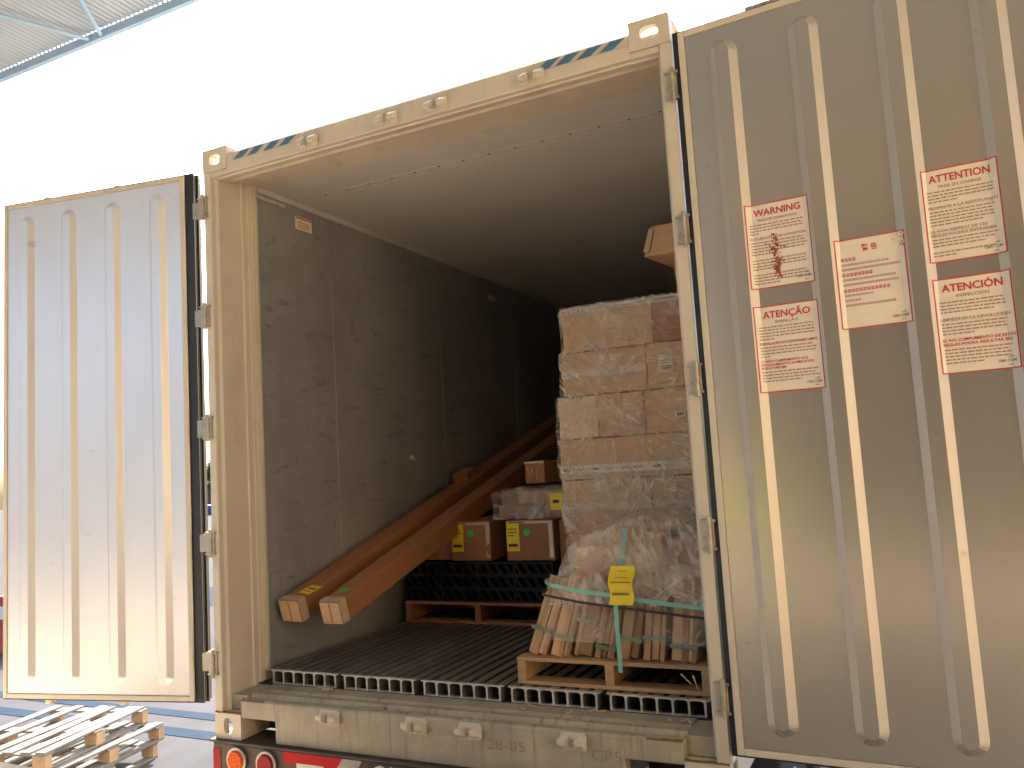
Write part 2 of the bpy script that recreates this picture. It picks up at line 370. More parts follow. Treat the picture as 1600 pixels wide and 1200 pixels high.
# cam keepers
def keeper():
    mb = MB()
    for s_ in (-1, 1):
        pr = [(0,-.028),(-.018,-.026),(-.045,-.006),(-.048,.012),(-.036,.020),(-.018,.010),(0,.026)]
        x0 = s_*.018
        mb.prism(pr, lambda y, z: (x0+s_*.0, y, z), lambda y, z: (x0+s_*.036, y*.9, z*.9), 'cream')
    mb.box(-.05, .05, -.006, 0, -.034, .032, 'cream')
    return mb
k0 = keeper().build('cam_keeper', ct, .003, loc=(.69, -.001, .148))
for x in (1.14, 1.40, 1.85): copy_obj(k0, ct, (x, -.001, .148))
for x in (.69, 1.14, 1.40, 1.86):
    copy_obj(k0, ct, (x, -.001, 2.785)).scale = (1, 1, -1)
# sill
sp = [(.004,.0),(0,.004),(0,.176),(.006,.184),(.03,.188),(.045,.178),(.06,.178),(.075,.196),(.10,.198),(.115,.186),(.13,.186),(.145,.196),(.215,.200),(.40,.202),(.40,.10),(.06,.10),(.06,.0)]
def sillpiece(x0, x1, prof): MB().prism(prof, lambda y, z: (x0, y, z), lambda y, z: (x1, y, z), 'sill').build('door_sill', ct, .003)
sillpiece(.37, 2.05, sp)
sp2 = [(.004,.100),(0,.104)] + sp[2:-3] + [(.40,.100)]
sillpiece(.163, .37, sp2); sillpiece(2.05, W-.163, sp2)
for m_ in (0, 1):
    a, b = sorted((W-.163, W-.05)) if m_ else (.05, .163)
    MB().prism([(.05,.122),(.05,.19),(.075,.190),(.4,.200),(.4,.122)], lambda y, z: (a, y, z), lambda y, z: (b, y, z), 'sill').build('sill_end', ct)
for a, b in ((.05, .34), (2.08, 2.39)): MB().box(a, b, .185, .7, .001, .09, 'chassis').build('underframe', ct)
# rusty caulk blobs along the sill
for (x, w_, y, z) in ((.50,.05,.18,.212),(.54,.03,.17,.215),(1.10,.04,.03,.188),(1.36,.05,.02,.185),(.82,.12,.055,.181),(1.0,.10,.05,.180)):
    mb = MB()
    for k in range(5):
        mb.box(x+w_*k/5, x+w_*(k+1)/5+.002, y-random.uniform(.004,.012), y+random.uniform(.004,.012), z-.01, z+random.uniform(.002,.008), 'sill')
    mb.build('sealant_blob', ct, .002)
for (x0, x1, y0, y1, z0, z1) in ((.002,.16,-.0052,.01,.1165,.121), (.165,.30,.0,.012,.1785,.184), (W-.30,W-.165,.0,.012,.1785,.184), (W-.16,W-.002,-.0052,.01,.1165,.121)):
    mb = MB(); k = 9
    for i in range(k):
        mb.box(x0+(x1-x0)*i/k, x0+(x1-x0)*(i+1)/k, y0-random.uniform(0,.0015), y1, z0+random.uniform(0,.001), z1+random.uniform(-.001,.0025), 'grime')
    mb.build('rust_line', ct)
# pencilled marks on the sill: 28-05 / CP5
for txt, x, sz in (('28-05', 1.56, .06), ('CP5', 1.98, .06)):
    vs, fs = text_verts(txt, sz, -.0012)
    mb = MB(); mb.add([(x+a*1.25, -.0025, .085+b) for a, b in vs], fs, 'pencil'); mb.build('marker_writing', ct)
# exterior shell
MB().box(0, .012, .30, DEEP+.3, .12, H-.06, 'cream').build('outer_side', ct)
MB().box(W-.012, W, .30, DEEP+.3, .12, H-.06, 'cream').build('outer_side', ct)
MB().box(.012, W-.012, .36, DEEP+.3, CEIL+.012, H-.01, 'white_panel').build('roof', ct)
MB().box(0, .162, .175, DEEP+.3, 0, .12, 'cream').box(W-.162, W, .175, DEEP+.3, 0, .12, 'cream').build('side_rail', ct)
# lining: wall panels 1.233 m wide with a bead at each seam
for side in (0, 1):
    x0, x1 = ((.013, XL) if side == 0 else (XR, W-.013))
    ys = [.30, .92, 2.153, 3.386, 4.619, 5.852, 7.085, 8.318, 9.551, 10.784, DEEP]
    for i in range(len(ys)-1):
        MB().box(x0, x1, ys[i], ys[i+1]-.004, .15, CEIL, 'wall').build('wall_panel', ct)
        if i:
            xx = XL if side == 0 else XR
            a, b = sorted((xx, xx+(.0035 if side == 0 else -.0035)))
            MB().box(a, b, ys[i]-.014, ys[i]+.012, FZ+.01, CEIL-.01, 'wall').build('seam_bead', ct, .002)
# cove where wall meets ceiling
MB().box(XL, XL+.012, .30, DEEP, CEIL-.03, CEIL-.001, 'ceil').build('cove_strip', ct)
MB().box(.05, W-.05, DEEP, DEEP+.25, .12, CEIL+.01, 'wall').build('front_bulkhead', ct)
# ceiling with fine ribs across
pts = []; y = .63
while y < 6.0:
    pts += [(y, CEIL), (y+.020, CEIL), (y+.026, CEIL-.0014), (y+.034, CEIL-.0014)]; y += .040
pts += [(y, CEIL), (DEEP, CEIL)]
pts = [(.3545, CEIL)] + pts
MB().strip(pts, lambda y, z: (.05, y, z), lambda y, z: (W-.05, y, z), 'ceil').build('ceiling_lining', ct)
MB().box(.08, 2.36, .590, .606, CEIL-.002, CEIL+.001, 'ceil').build('ceiling_seam', ct)
# load line tab at top left
MB().box(XL+.001, XL+.014, .27, .50, CEIL-.062, CEIL-.048, 'cream').build('hanging_tab', ct)
# small notices on the wall
for (y0, y1, z0, z1) in ((.60,.74,2.625,2.70), (2.96,3.07,2.585,2.635)):
    mb = MB(); mb.box(XL+.0005, XL+.002, y0, y1, z0, z1, 'paper')
    mb.box(XL+.002, XL+.0026, y0+.005, y1-.005, z1-.012, z1-.004, 'red')
    for k in range(3): mb.box(XL+.002, XL+.0026, y0+.02, y1-.02, z0+.012+.014*k, z0+.017+.014*k, 'greytext')
    mb.build('wall_notice', ct)
MB().cyl((XL, 1.69, 1.305), (XL+.012, 1.69, 1.29), .018, 'alu', 12).cyl((XL+.012, 1.68, 1.30), (XL+.028, 1.70, 1.275), .006, 'splinter', 8).build('drain_plug', ct)
# T floor: five extruded planks, 7 T bars each
fl = MB().box(.05, W-.05, .22, DEEP, .135, .2035, 'darkgap').build('floor_base', ct)
starts = (.165, .603, 1.046, 1.486, 1.929)
def plank(x0, nb=7):
    mb = MB(); p = .0635
    for k in range(nb):
        c = x0+p*k
        mb.box(c-.0035, c+.0035, .222, DEEP, .2045, FZ-.0045, 'alu_floor')
        mb.box(c-.021, c+.021, .236, DEEP, FZ-.0045, FZ, 'alu_floor')
    # cut end: frame of square cells, bright worn metal
    for k in range(nb):
        c = x0+p*k
        mb.box(c-.0045, c+.0045, .219, .2219, .2045, FZ-.001, 'alu')
    for k in range(nb-1):
        c = x0+p*k; a, b = c+.0045, c+p-.0045
        top = [(a, FZ-.015), (a+.004, FZ-.009), (a+.012, FZ-.0065), (b-.012, FZ-.0065), (b-.004, FZ-.009), (b, FZ-.015), (b, FZ), (a, FZ)]
        mb.prism(top, lambda u, v: (u, .219, v), lambda u, v: (u, .236, v), 'alu')
        bot = [(a, .2045), (b, .2045), (b, .210), (b-.008, .2075), (a+.008, .2075), (a, .210)]
        mb.prism(bot, lambda u, v: (u, .219, v), lambda u, v: (u, .24, v), 'alu')
    mb.box(x0-.018, x0-.0045, .219, .236, FZ-.005, FZ, 'alu'); mb.box(x0+p*(nb-1)+.0045, x0+p*(nb-1)+.018, .219, .236, FZ-.005, FZ, 'alu')
    return mb.build('floor_plank', ct)
for x in starts: plank(x)
# floor debris
for i in range(9):
    x = random.uniform(.2, 2.3); a = random.uniform(0, 3)
    T = Matrix.Translation((x, random.uniform(.14, .21), .2045)) @ Matrix.Rotation(a, 4, 'Z')
    MB().box(-.02, .02, -.004, .004, 0, .003, 'splinter', T).build('wood_chip', ct)
# hinges
def hinge(x0, x1, z, lug0, lug1, zh=.055, y=-.006):
    h = MB()
    h.box(x0, x1, y+.012, y+.022, z-zh+.012, z+zh-.012, 'hinge')
    h.build('hinge', ct, .002)
    MB().box(lug0, lug1, y-.008, .012, z+zh-.010, z+zh, 'hinge').box(lug0, lug1, y-.008, .012, z-zh, z-zh+.010, 'hinge').box(lug0+.006, lug1-.006, y-.004, y+.010, z-zh+.010, z+zh-.010, 'hinge').cyl(((lug0+lug1)/2+.006, y-.008, z-zh-.012), ((lug0+lug1)/2+.006, y-.008, z+zh+.012), .008, 'hinge', 12).build('hinge_lug', ct, .0015)
for z in (2.60, 2.04, 1.48, .915, .345):
    hinge(-.118, -.002, z, -.034, .030)
    hinge(W+.002, W+.050, z, W-.034, W+.020)
# doors (local: x runs away from the hinge, -y is the inner face)
RC = (.163, .443, .722, .998)
DW, DZ0, DZ1 = 1.152, .16, 2.795
CREST = .022
def prof(s):
    s = abs(s)
    for c in RC:
        d_ = abs(s-c)
        if d_ < .023: return CREST
        if d_ < .050: return CREST*(.050-d_)/.027
    return 0.
def door(sgn, loc, ang, steel, label):
    f = lambda s: sgn*s
    def B(mb, s0, s1, y0, y1, z0, z1, mt):
        a, b = sorted((f(s0), f(s1))); mb.box(a, b, y0, y1, z0, z1, mt)
    mb = MB(); B(mb, .026, DW-.026, .0, .078, DZ0+.026, DZ1-.026, steel); D = mb.build('door', ct, loc=loc, rot=(0,0,ang)); D['label'] = label
    # frame strip
    mb = MB()
    B(mb, 0, .024, -.006, .007, DZ0, DZ1, 'cream'); B(mb, DW-.024, DW, -.006, .007, DZ0, DZ1, 'cream')
    B(mb, .0242, DW-.0242, -.006, .007, DZ0, DZ0+.024, 'cream'); B(mb, .0242, DW-.0242, -.006, .007, DZ1-.024, DZ1, 'cream')
    mb.build('frame_strip', D, .003)
    # rubber gasket lips round the edge
    mb = MB()
    for (e, y0, y1) in ((.010,.008,.018),(.003,.031,.040),(.012,.042,.052),(.004,.054,.076)):
        eh = e+(.040 if sgn < 0 else .014); B(mb, -eh, DW+e, y0, y1, DZ0-e, DZ0+.0198, 'rubber'); B(mb, -eh, DW+e, y0, y1, DZ1-.0198, DZ1+e, 'rubber')
        eh = e+(.040 if sgn < 0 else .014); B(mb, -eh, .02, y0, y1, DZ0+.02, DZ1-.02, 'rubber'); B(mb, DW-.02, DW+e, y0, y1, DZ0+.02, DZ1-.02, 'rubber')
    mb.build('gasket', D, .002)
    # outer skin
    mb = MB(); B(mb, .002, DW-.002, .079, .092, DZ0+.004, DZ1-.004, 'white_panel'); mb.build('outer_skin', D, .003)
    # raised ribs
    for c in RC:
        n = 10; lo, hi = [], []
        def stad(r, za, zb):
            P = []
            for i in range(n+1): t = math.pi*i/n; P.append((r*math.cos(t), zb+r*math.sin(t)))
            for i in range(n+1): t = math.pi+math.pi*i/n; P.append((r*math.cos(t), za+r*math.sin(t)))
            return P
        za, zb = .285+.0, 2.665
        loops = [(.0515, .0005), (.050, -.001), (.0265, -CREST+.0025), (.0235, -CREST), ]
        mb = MB(); V = []
        for r, y in loops: V += [(f(c)+a, y, z) for a, z in stad(r, za, zb)]
        k = 2*(n+1); F = []
        for q in range(len(loops)-1): F += [(q*k+i, q*k+(i+1) % k, (q+1)*k+(i+1) % k, (q+1)*k+i) for i in range(k)]
        Fe = [q for q in F if any(3 <= (q[0] % (n+1)) < n-2 for _ in (0,))]; Fs = [q for q in F if q not in Fe]  # rounded ends take the panel steel to keep their shaded look
        mb.add(V, Fs, 'rib' if sgn > 0 else steel); mb.add(V, Fe, steel); mb.add(V[-k:], [tuple(range(k))], steel); o = mb.build('rib', D)
        o.data.polygons.foreach_set('use_smooth', [False]*len(o.data.polygons))
    # locking rods on the outside with cam ends poking past the door edge
    for s_ in (.50, .965):
        mb = MB(); x = f(s_)
        mb.cyl((x, .115, DZ0-.02), (x, .115, DZ1+.02), .017, 'hinge', 12)
        for z, q in ((DZ0-.03, -1), (DZ1+.03, 1)):
            mb.box(x-.016, x+.016, .095, .135, z-.024, z+.024, 'hinge'); mb.box(x-.004, x+.034, .085, .110, z-.016, z+.010, 'hinge')
        for z in (.5, 1.2, 1.9, 2.5): mb.box(x-.03, x+.03, .092, .13, z-.03, z+.03, 'hinge')
        mb.build('locking_rod', D, .003)
    return D
DL = door(-1, (-.127, -.010, 0), R(11), 'steel_lit', 'left door folded back, bright and silvery')
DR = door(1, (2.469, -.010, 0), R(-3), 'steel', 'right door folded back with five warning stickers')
mb = MB(); mb.box(.235,.43,.093,.11,DZ1-.01,DZ1+.02,'hinge').box(.235,.265,.093,.11,DZ1+.02,DZ1+.07,'hinge').box(.40,.43,.093,.11,DZ1+.02,DZ1+.07,'hinge').box(.265,.40,.093,.11,DZ1+.05,DZ1+.07,'hinge').build('latch_bracket', DR, .004)

# stickers follow the ribs of the right door
def sticker(s0, z0, rows, stain=False, name='warning_sticker', wid=.216, hei=.306, torn=False):
    mb = MB()
    def P(a, b, lift): s = s0+a; return (s, -prof(s)-lift, z0-hei+b)
    brk = sorted(set([0, wid]+[c+q-s0 for c in RC for q in (-.05,-.023,.023,.05) if 0 < c+q-s0 < wid]+[wid*i/8 for i in range(9)]))
    def rect(a0, a1, b0, b1, lift, mt):
        xs = [a0]+[q for q in brk if a0 < q < a1]+[a1]
        V = [P(x, b0, lift) for x in xs]+[P(x, b1, lift) for x in xs]; n = len(xs)
        mb.add(V, [(i, i+1, n+i+1, n+i) for i in range(n-1)], mt)
    rect(0, wid, 0, hei, .0010, 'red' if True else 'paper')
    t = .0042
    # rounded paper inset
    rect(t, wid-t, t, hei-t, .0016, 'paper')
    for c in ((0,0),(wid,0),(0,hei),(wid,hei)):
        pass
    for r in rows:
        kind = r[0]
        if kind == 't':
            _, txt, y, size, wd, col, al = r
            vs, fs = text_verts(txt, size, size*.022, wd*wid, al)
            cx = wid/2 if al == 'CENTER' else .012
            mb.add([P(min(max(cx+a, .002), wid-.002), hei-y+b, .0026) for a, b in vs], fs, col)
        elif kind == 'l':           # lines of print too small to read
            _, y, cnt, col, last = r
            for k in range(cnt):
                x = .013+(.008 if 0 else 0); end = (wid-.014)*(last if k == cnt-1 else random.uniform(.92, 1.0))
                while x < end:
                    wl = random.uniform(.007, .020); x2 = min(x+wl, end)
                    rect(x, x2, hei-y-.0105*k-.0022, hei-y-.0105*k+.0022, .0024, col); x = x2+.0028
        elif kind == 'c':           # row of square characters
            _, y, cnt, sz, col, x = r
            for k in range(cnt):
                rect(x, x+sz*.8, hei-y-sz*.45, hei-y+sz*.45, .0024, col)
                rect(x+sz*.15, x+sz*.32, hei-y-sz*.30, hei-y+sz*.30, .0028, 'paper'); rect(x+sz*.45, x+sz*.65, hei-y-sz*.1, hei-y+sz*.22, .0028, 'paper'); x += sz*1.05
    # maker's mark bottom right
    vs, fs = text_verts('CMA CGM', .0125, .0002, .048, 'CENTER')
    mb.add([P(wid-.036+a, .022+b, .0026) for a, b in vs], fs, 'greymark')
    mb.add([P(wid-.034, .036, .0026), P(wid-.016, .037, .0026), P(wid-.020, .041, .0026), P(wid-.028, .038, .0026)], [(0,1,2,3)], 'greymark')
    rect(wid-.034, wid-.022, .012, .0145, .0026, 'greymark')
    if stain:
        rnd = random.Random(3)
        for i in range(150):
            b = rnd.uniform(.035, .195); c = .098-(b-.035)*.04+rnd.gauss(0, .011 if b > .09 else .006); r_ = rnd.uniform(.0012, .0045)
            n = 6; mb.add([P(c+r_*rnd.uniform(.5,1.3)*math.cos(6.283*k/n), b+1.4*r_*rnd.uniform(.5,1.3)*math.sin(6.283*k/n), .003) for k in range(n)], [tuple(range(n))], 'rust')
    if torn:
        rnd = random.Random(5)
        for i in range(26):
            b = rnd.uniform(.255, .30); c = rnd.uniform(.175, .214) if b > .27 else rnd.uniform(.200, .214); r_ = rnd.uniform(.002, .005)
            n = 6; mb.add([P(min(c+r_*math.cos(6.283*k/n), wid-.001), b+r_*rnd.uniform(.5,1.3)*math.sin(6.283*k/n), .003) for k in range(n)], [tuple(range(n))], rnd.choice(['rust','paper','card_pale']))
    return mb.build(name, DR)
C_ = 'CENTER'; L_ = 'LEFT'
o = sticker(.191, 2.076, [('t','WARNING',.044,.034,.74,'red',C_), ('t','PICK-UP CONDITION',.064,.0135,.62,'greytext',C_), ('l',.076,4,'greytext',.2),
    ('t','RETURN IN CLEAN CONDITION',.130,.0125,.86,'greytext',L_), ('l',.140,5,'greytext',.5), ('l',.204,4,'greytext',.4), ('l',.256,4,'greytext',.5)], stain=True)
o['label'] = 'red bordered WARNING sticker with a rusty splash'
o = sticker(.191, 1.708, [('t','ATENÇÃO',.044,.034,.74,'red',C_), ('t','INSPEÇÃO',.064,.0135,.36,'greytext',C_), ('l',.076,5,'greytext',.3),
    ('t','DEVOLUÇÃO DO CONTAINER LIMPO',.138,.0125,.88,'red',L_), ('l',.148,4,'greytext',.2),
    ('t','O NÃO CUMPRIMENTO DOS',.200,.0115,.72,'red',L_), ('t','REGULAMENTOS ACIMA PODE',.212,.0115,.80,'red',L_), ('t','RESULTAR EM:',.224,.0115,.38,'red',L_), ('l',.234,4,'greytext',.7)])
o['label'] = 'red bordered ATENÇÃO sticker'
o = sticker(.476, 1.895, [('t','警 告',.046,.024,.22,'red',C_), ('c',.070,4,.0115,'red',.016), ('c',.088,18,.0078,'greytext',.016), ('c',.104,22,.0078,'greytext',.016),
    ('c',.122,8,.0115,'red',.016), ('c',.139,20,.0078,'greytext',.016), ('c',.156,21,.0078,'greytext',.016), ('c',.176,12,.0115,'red',.016), ('c',.192,11,.0078,'greytext',.018), ('c',.209,6,.0078,'greytext',.018), ('c',.226,19,.0078,'greytext',.018)], torn=True)
o['label'] = 'red bordered sticker in Chinese with a torn corner'
o = sticker(.757, 2.073, [('t','ATTENTION',.044,.034,.80,'red',C_), ('t','PRISE EN CHARGE',.064,.0135,.56,'greytext',C_), ('l',.076,4,'greytext',.5),
    ('t','PROPRETE A LA RESTITUTION',.132,.013,.90,'greytext',L_), ('l',.142,5,'greytext',.8),
    ('t','LE NON RESPECT DE CES',.208,.013,.74,'greytext',L_), ('t','REGLES POURRA ENTRAINER:',.222,.013,.86,'greytext',L_), ('l',.232,3,'greytext',.8), ('l',.274,2,'greytext',.4)])
o['label'] = 'red bordered ATTENTION sticker'
o = sticker(.757, 1.714, [('t','ATENCIÓN',.044,.034,.78,'red',C_), ('t','INSPECCIÓN',.064,.0135,.42,'greytext',C_), ('l',.078,4,'greytext',.8),
    ('t','LIMPIEZA EN LA DEVOLUCIÓN',.138,.013,.88,'greytext',L_), ('l',.148,4,'greytext',.5),
    ('t','EL NO CUMPLIMIENTO DE ESTAS',.204,.013,.92,'red',L_), ('t','REGLAS PODRA RESULTAR EN:',.218,.013,.88,'red',L_), ('l',.230,5,'greytext',.6)])
o['label'] = 'red bordered ATENCIÓN sticker'

# ================================================================== TRAILER
tr = empty('semi_trailer', (1.2, 0, GZ), 0, 'brown steel trailer chassis under the container with round rear lamps', 'trailer')
tr.location = (0, 0, 0)
MB().box(.0, W, -.02, .16, -.30, -.0135, 'chassis').build('rear_beam', tr, .006)
MB().box(-.02, W+.02, -.027, .17, -.013, -.001, 'chassis').build('top_plate', tr, .004)
MB().box(.70, .95, .2, 11.5, -.35, -.023, 'chassis').box(1.5, 1.75, .2, 11.5, -.35, -.023, 'chassis').build('chassis_rail', tr)
def lamp(x, mt):
    L = MB().cyl((x, -.021, -.082), (x, -.034, -.082), .060, 'chrome', 28).build('lamp', tr, .003)
    mb = MB().cyl((x, -.034, -.082), (x, -.044, -.082), .047, mt, 28, r2=.042)
    if mt == 'amber':
        for i in range(8):
            for j in range(8):
                a, b = (i-3.5)*.011, (j-3.5)*.011
                if a*a+b*b < .0016: mb.box(x+a-.002, x+a+.002, -.046, -.044, -.082+b-.002, -.082+b+.002, mt)
    mb.build('lens', L)
    L['label'] = 'amber round lamp' if mt == 'amber' else 'red round lamp'
lamp(.155, 'amber'); lamp(.335, 'lensred')
MB().box(.002, .05, -.0225, -.0205, -.20, -.04, 'lensred').build('reflector', tr)
mb = MB()
mb.add([(.435,-.0235,-.070), (.725,-.0235,-.070), (.765,-.0235,-.017), (.435,-.0235,-.017)], [(0,1,2,3)], 'refl_red')
mb.add([(.725,-.0235,-.070), (.835,-.0235,-.070), (.868,-.0235,-.017), (.765,-.0235,-.017)], [(0,1,2,3)], 'refl_white')
mb.build('reflective_tape', tr)
MB().box(.51, .66, -.026, -.021, -.20, -.060, 'signwhite').build('licence_plate', tr)
mb = MB().box(.90, 1.42, -.025, -.021, -.16, -.016, 'signblack').build('caution_sign', tr)
vs, fs = text_verts('CAUTION', .098, .0022, .42)
m2 = MB(); m2.add([(1.135+a, -.0262, -.094+b) for a, b in vs], fs, 'signwhite'); m2.build('lettering', mb)
for y in (1.6, 2.9):
    for x in (.05, 1.95):
        wl = MB().cyl((x, y, -.72), (x+.44, y, -.72), .50, 'tyre', 36).build('wheel', tr, .02)
        MB().cyl((x-.004, y, -.72), (x+.444, y, -.72), .27, 'chrome', 24).build('rim', wl, .01)
    MB().cyl((.3, y, -.72), (2.1, y, -.72), .07, 'chassis', 14).build('axle', tr)

# ================================================================== CARGO
def pallet(name, loc, rz, wx, ly, h, mt, label, group, nst=3, nboards=7, block='wood_block', full_bottom=True, stringers=True, gaps=None, warp=0.):
    """stringers run along Y, deck boards along X; returns the Empty"""
    p = empty(name, loc, rz, label, 'pallet', group); bt = .016
    for i in range(nst):
        x = (wx-.038)*i/(nst-1)
        if stringers: MB().box(x, x+.038, 0, ly, bt, h-bt, mt).build('stringer', p, .002)
        else:
            for j in range(3):
                y = (ly-.12)*j/2; MB().box(x-.03 if i else x, x+.07 if i < nst-1 else x+.038, y, y+.12, bt, h-bt*2, block).build('block', p, .002)
    ys = gaps or [(ly-.09)*i/(nboards-1) for i in range(nboards)]
    for y in ys:
        q = random.uniform(-.004, .004)
        MB().box(-.004+q, wx+.004+q, y, y+.09, h-bt, h, mt).build('deck_board', p, .002, rot=(0, 0, random.uniform(-warp, warp)))
    for y in (0, (ly-.09)/2, ly-.09):
        MB().box(-.002, wx+.002, y, y+.09, 0, bt, mt).build('bottom_board', p, .002)
    return p
pallet('pallet', (1.497, .262, FZ+.001), 0, .835, 1.0, .113, 'wood', 'pale pine pallet at the container sill carrying the strapped cardboard bundles', 'pallets inside the container')
for a, b, c in (((2.21,.255,.335),(2.25,.235,.315),.003), ((2.245,.25,.34),(2.262,.225,.30),.004), ((2.23,.25,.33),(2.30,.24,.322),.003)):
    pass
sp_ = MB().cyl((2.215,.258,.352), (2.262,.236,.318), .0035, 'splinter', 6, .001).cyl((2.262,.255,.35), (2.285,.232,.300), .004, 'splinter', 6, .001).build('wood_splinter')
tag(sp_, 'pale broken splinters sticking out of the near pallet by the right post', 'splinter')
pallet('pallet', (.160, 1.41, FZ+.001), 0, 1.03, 1.1, .128, 'wood_red', 'reddish pallet further inside under the black plastic crates', 'pallets inside the container')
pallet('pallet', (1.50, 1.27+.03, FZ+.001), 0, .85, 1.0, .113, 'wood', 'pale pine pallet under the tall carton stack, hidden behind the bundles', 'pallets inside the container')

# black plastic crates: 3 layers of 4
def crate(x, y, z, w_, dpt, h, first=[None]):
    if first[0] is None:
        c = empty('plastic_crate', (x, y, z), 0)
        mb = MB()
        mb.box(0, w_, .012, dpt, 0, .006, 'black_plastic'); mb.box(0, w_, 0, .010, h-.012, h, 'black_plastic'); mb.box(0, w_, 0, .010, 0, .010, 'black_plastic')
        mb.box(0, .008, .010, dpt, .006, h, 'black_plastic'); mb.box(w_-.008, w_, .010, dpt, .006, h, 'black_plastic'); mb.box(.008, w_-.008, .05, .058, .006, h-.012, 'black_plastic')
        mb.build('body', c)
        n = 4
        for i in range(n):
            x0 = w_*i/n; q = w_/n
            MB().prism([(x0+.004, h-.012), (x0+.020, h-.012), (x0+q-.004, .010), (x0+q-.022, .010)], lambda a, b: (a, -.002, b), lambda a, b: (a, .045, b), 'black_plastic').build('slanted_rib', c, .0015)
        first[0] = c
        return c
    c = copy_tree(first[0]); c.location = (x, y, z); return c
names = ['bottom', 'middle', 'top']; pos = ['leftmost', 'second from the left', 'third from the left', 'rightmost']
for k in range(3):
    for i in range(4):
        c = crate(.168+.252*i, 1.425, FZ+.131+.079*k, .250, .95, .078)
        tag(c, f'black ribbed plastic crate, {pos[i]} in the {names[k]} layer on the reddish pallet', 'crate', 'black plastic crates on the far pallet')

def carton(name, x0, x1, y0, y1, z0, z1, mt='card', label='', group=None, rot=None, seam=True, cat='carton', bev=.006, bulge=.004):
    c = empty(name, (x0, y0, z0), 0, label, cat, group)
    if rot: c.rotation_euler = rot
    w_, l, h = x1-x0, y1-y0, z1-z0
    # slightly dented body
    bm = bmesh.new(); bmesh.ops.create_cube(bm, size=1)
    bmesh.ops.subdivide_edges(bm, edges=bm.edges[:], cuts=5, use_grid_fill=True)
    rnd = random.Random(hash((round(x0,3), round(y0,3), round(z0,3))) & 0xffff)
    ph = [rnd.uniform(0, 6.28) for _ in range(6)]
    for v in bm.verts:
        a, b, d_ = v.co.x+.5, v.co.y+.5, v.co.z+.5
        k = bulge*(math.sin(ph[0]+a*7+b*3)+math.sin(ph[1]+d_*6+a*4))*.5
        v.co = Vector((a*w_, b*l + (k+ .6*bulge*math.sin(ph[2]+a*11))*(1 if b < .01 else .3), d_*h + bulge*.5*math.sin(ph[3]+a*8)*(1 if d_ > .99 else 0)))
        if a < .01: v.co.x += bulge*.6*math.sin(ph[4]+d_*9)
    bmesh.ops.recalc_face_normals(bm, faces=bm.faces)
    me = bpy.data.meshes.new('body'); bm.to_mesh(me); bm.free(); me.materials.append(M[mt])
    o = bpy.data.objects.new('body', me); COL.objects.link(o); o.parent = c
    bv = o.modifiers.new('bevel', 'BEVEL'); bv.width = bev; bv.segments = 2; bv.limit_method = 'ANGLE'; bv.angle_limit = R(50)
    return c
def patch(parent, name, x0, x1, z0, z1, y, mt, extra=()):
    """flat label on a carton's near face (parent coordinates)"""
    mb = MB(); mb.box(x0, x1, y-.0012, y, z0, z1, mt)
    for (a0, a1, b0, b1, m_) in extra:
        mb.box(x0+(x1-x0)*a0, x0+(x1-x0)*a1, y-.0018, y-.0012, z0+(z1-z0)*b0, z0+(z1-z0)*b1, m_)
    return mb.build(name, parent)
def disc(parent, name, x, z, y, r, mt, flat='y'):
    mb = MB()
    mb.cyl((x, y, z), (x, y-.0012, z), r, mt, 24) if flat == 'y' else mb.cyl((x, y, z), (x, y, z+.0012), r, mt, 24)
    return mb.build(name, parent)
def printlines(n, c0=.1, c1=.9, b0=.1, b1=.9, mt='brown_ink'):
    out = []
    rnd = random.Random(n)
    for k in range(n):
        b = b0+(b1-b0)*(k+.5)/n; x = c0
        while x < c1-.05:
            wl = rnd.uniform(.05, .2); out.append((x, min(x+wl, c1), b-.025, b+.025, mt)); x += wl+.05
            if rnd.random() < .12: break
    return out
# tall wrapped stack on the right
YS = 1.0
SX = lambda x, y=YS: x
layers = [(1.475, 2.340, .385, .610), (1.470, 2.345, .612, .835), (1.456, 2.340, .838, 1.108), (1.448, 2.345, 1.112, 1.318), (1.452, 2.340, 1.323, 1.540), (1.488, 2.345, 1.545, 1.772), (1.508, 2.340, 1.776, 2.010)]
ord_ = ['lowest', 'second lowest', 'third', 'fourth', 'fifth', 'sixth', 'topmost']
splits = {6: (2.00,), 5: (1.95,), 4: (1.675, 1.925), 3: (), 2: (1.93,), 1: (), 0: ()}
LOOKS = {(6,0): 'film wrapped carton with printed tape on its top edge, top left of the tall stack', (6,1): 'greyish film wrapped carton at the top right of the tall stack beside the post',
 (5,0): 'dented film wrapped carton under the top one, left side of the tall stack', (5,1): 'carton with a white paper label near the top right of the tall stack',
 (4,0): 'small pale carton end at the left of the tall stack, third row down', (4,1): 'brown carton between the pale end and the post, third row down', (4,2): 'brown carton with a small white barcode beside the post, third row down',
 (3,0): 'wide carton with a white printed tape band across the tall stack', (2,0): 'plain wrapped carton below the taped one, left side', (2,1): 'plain wrapped carton below the taped one, beside the post',
 (1,0): 'wide carton just behind the film lump, second lowest of the tall stack', (0,0): 'lowest carton of the tall stack, behind the strapped bundles'}
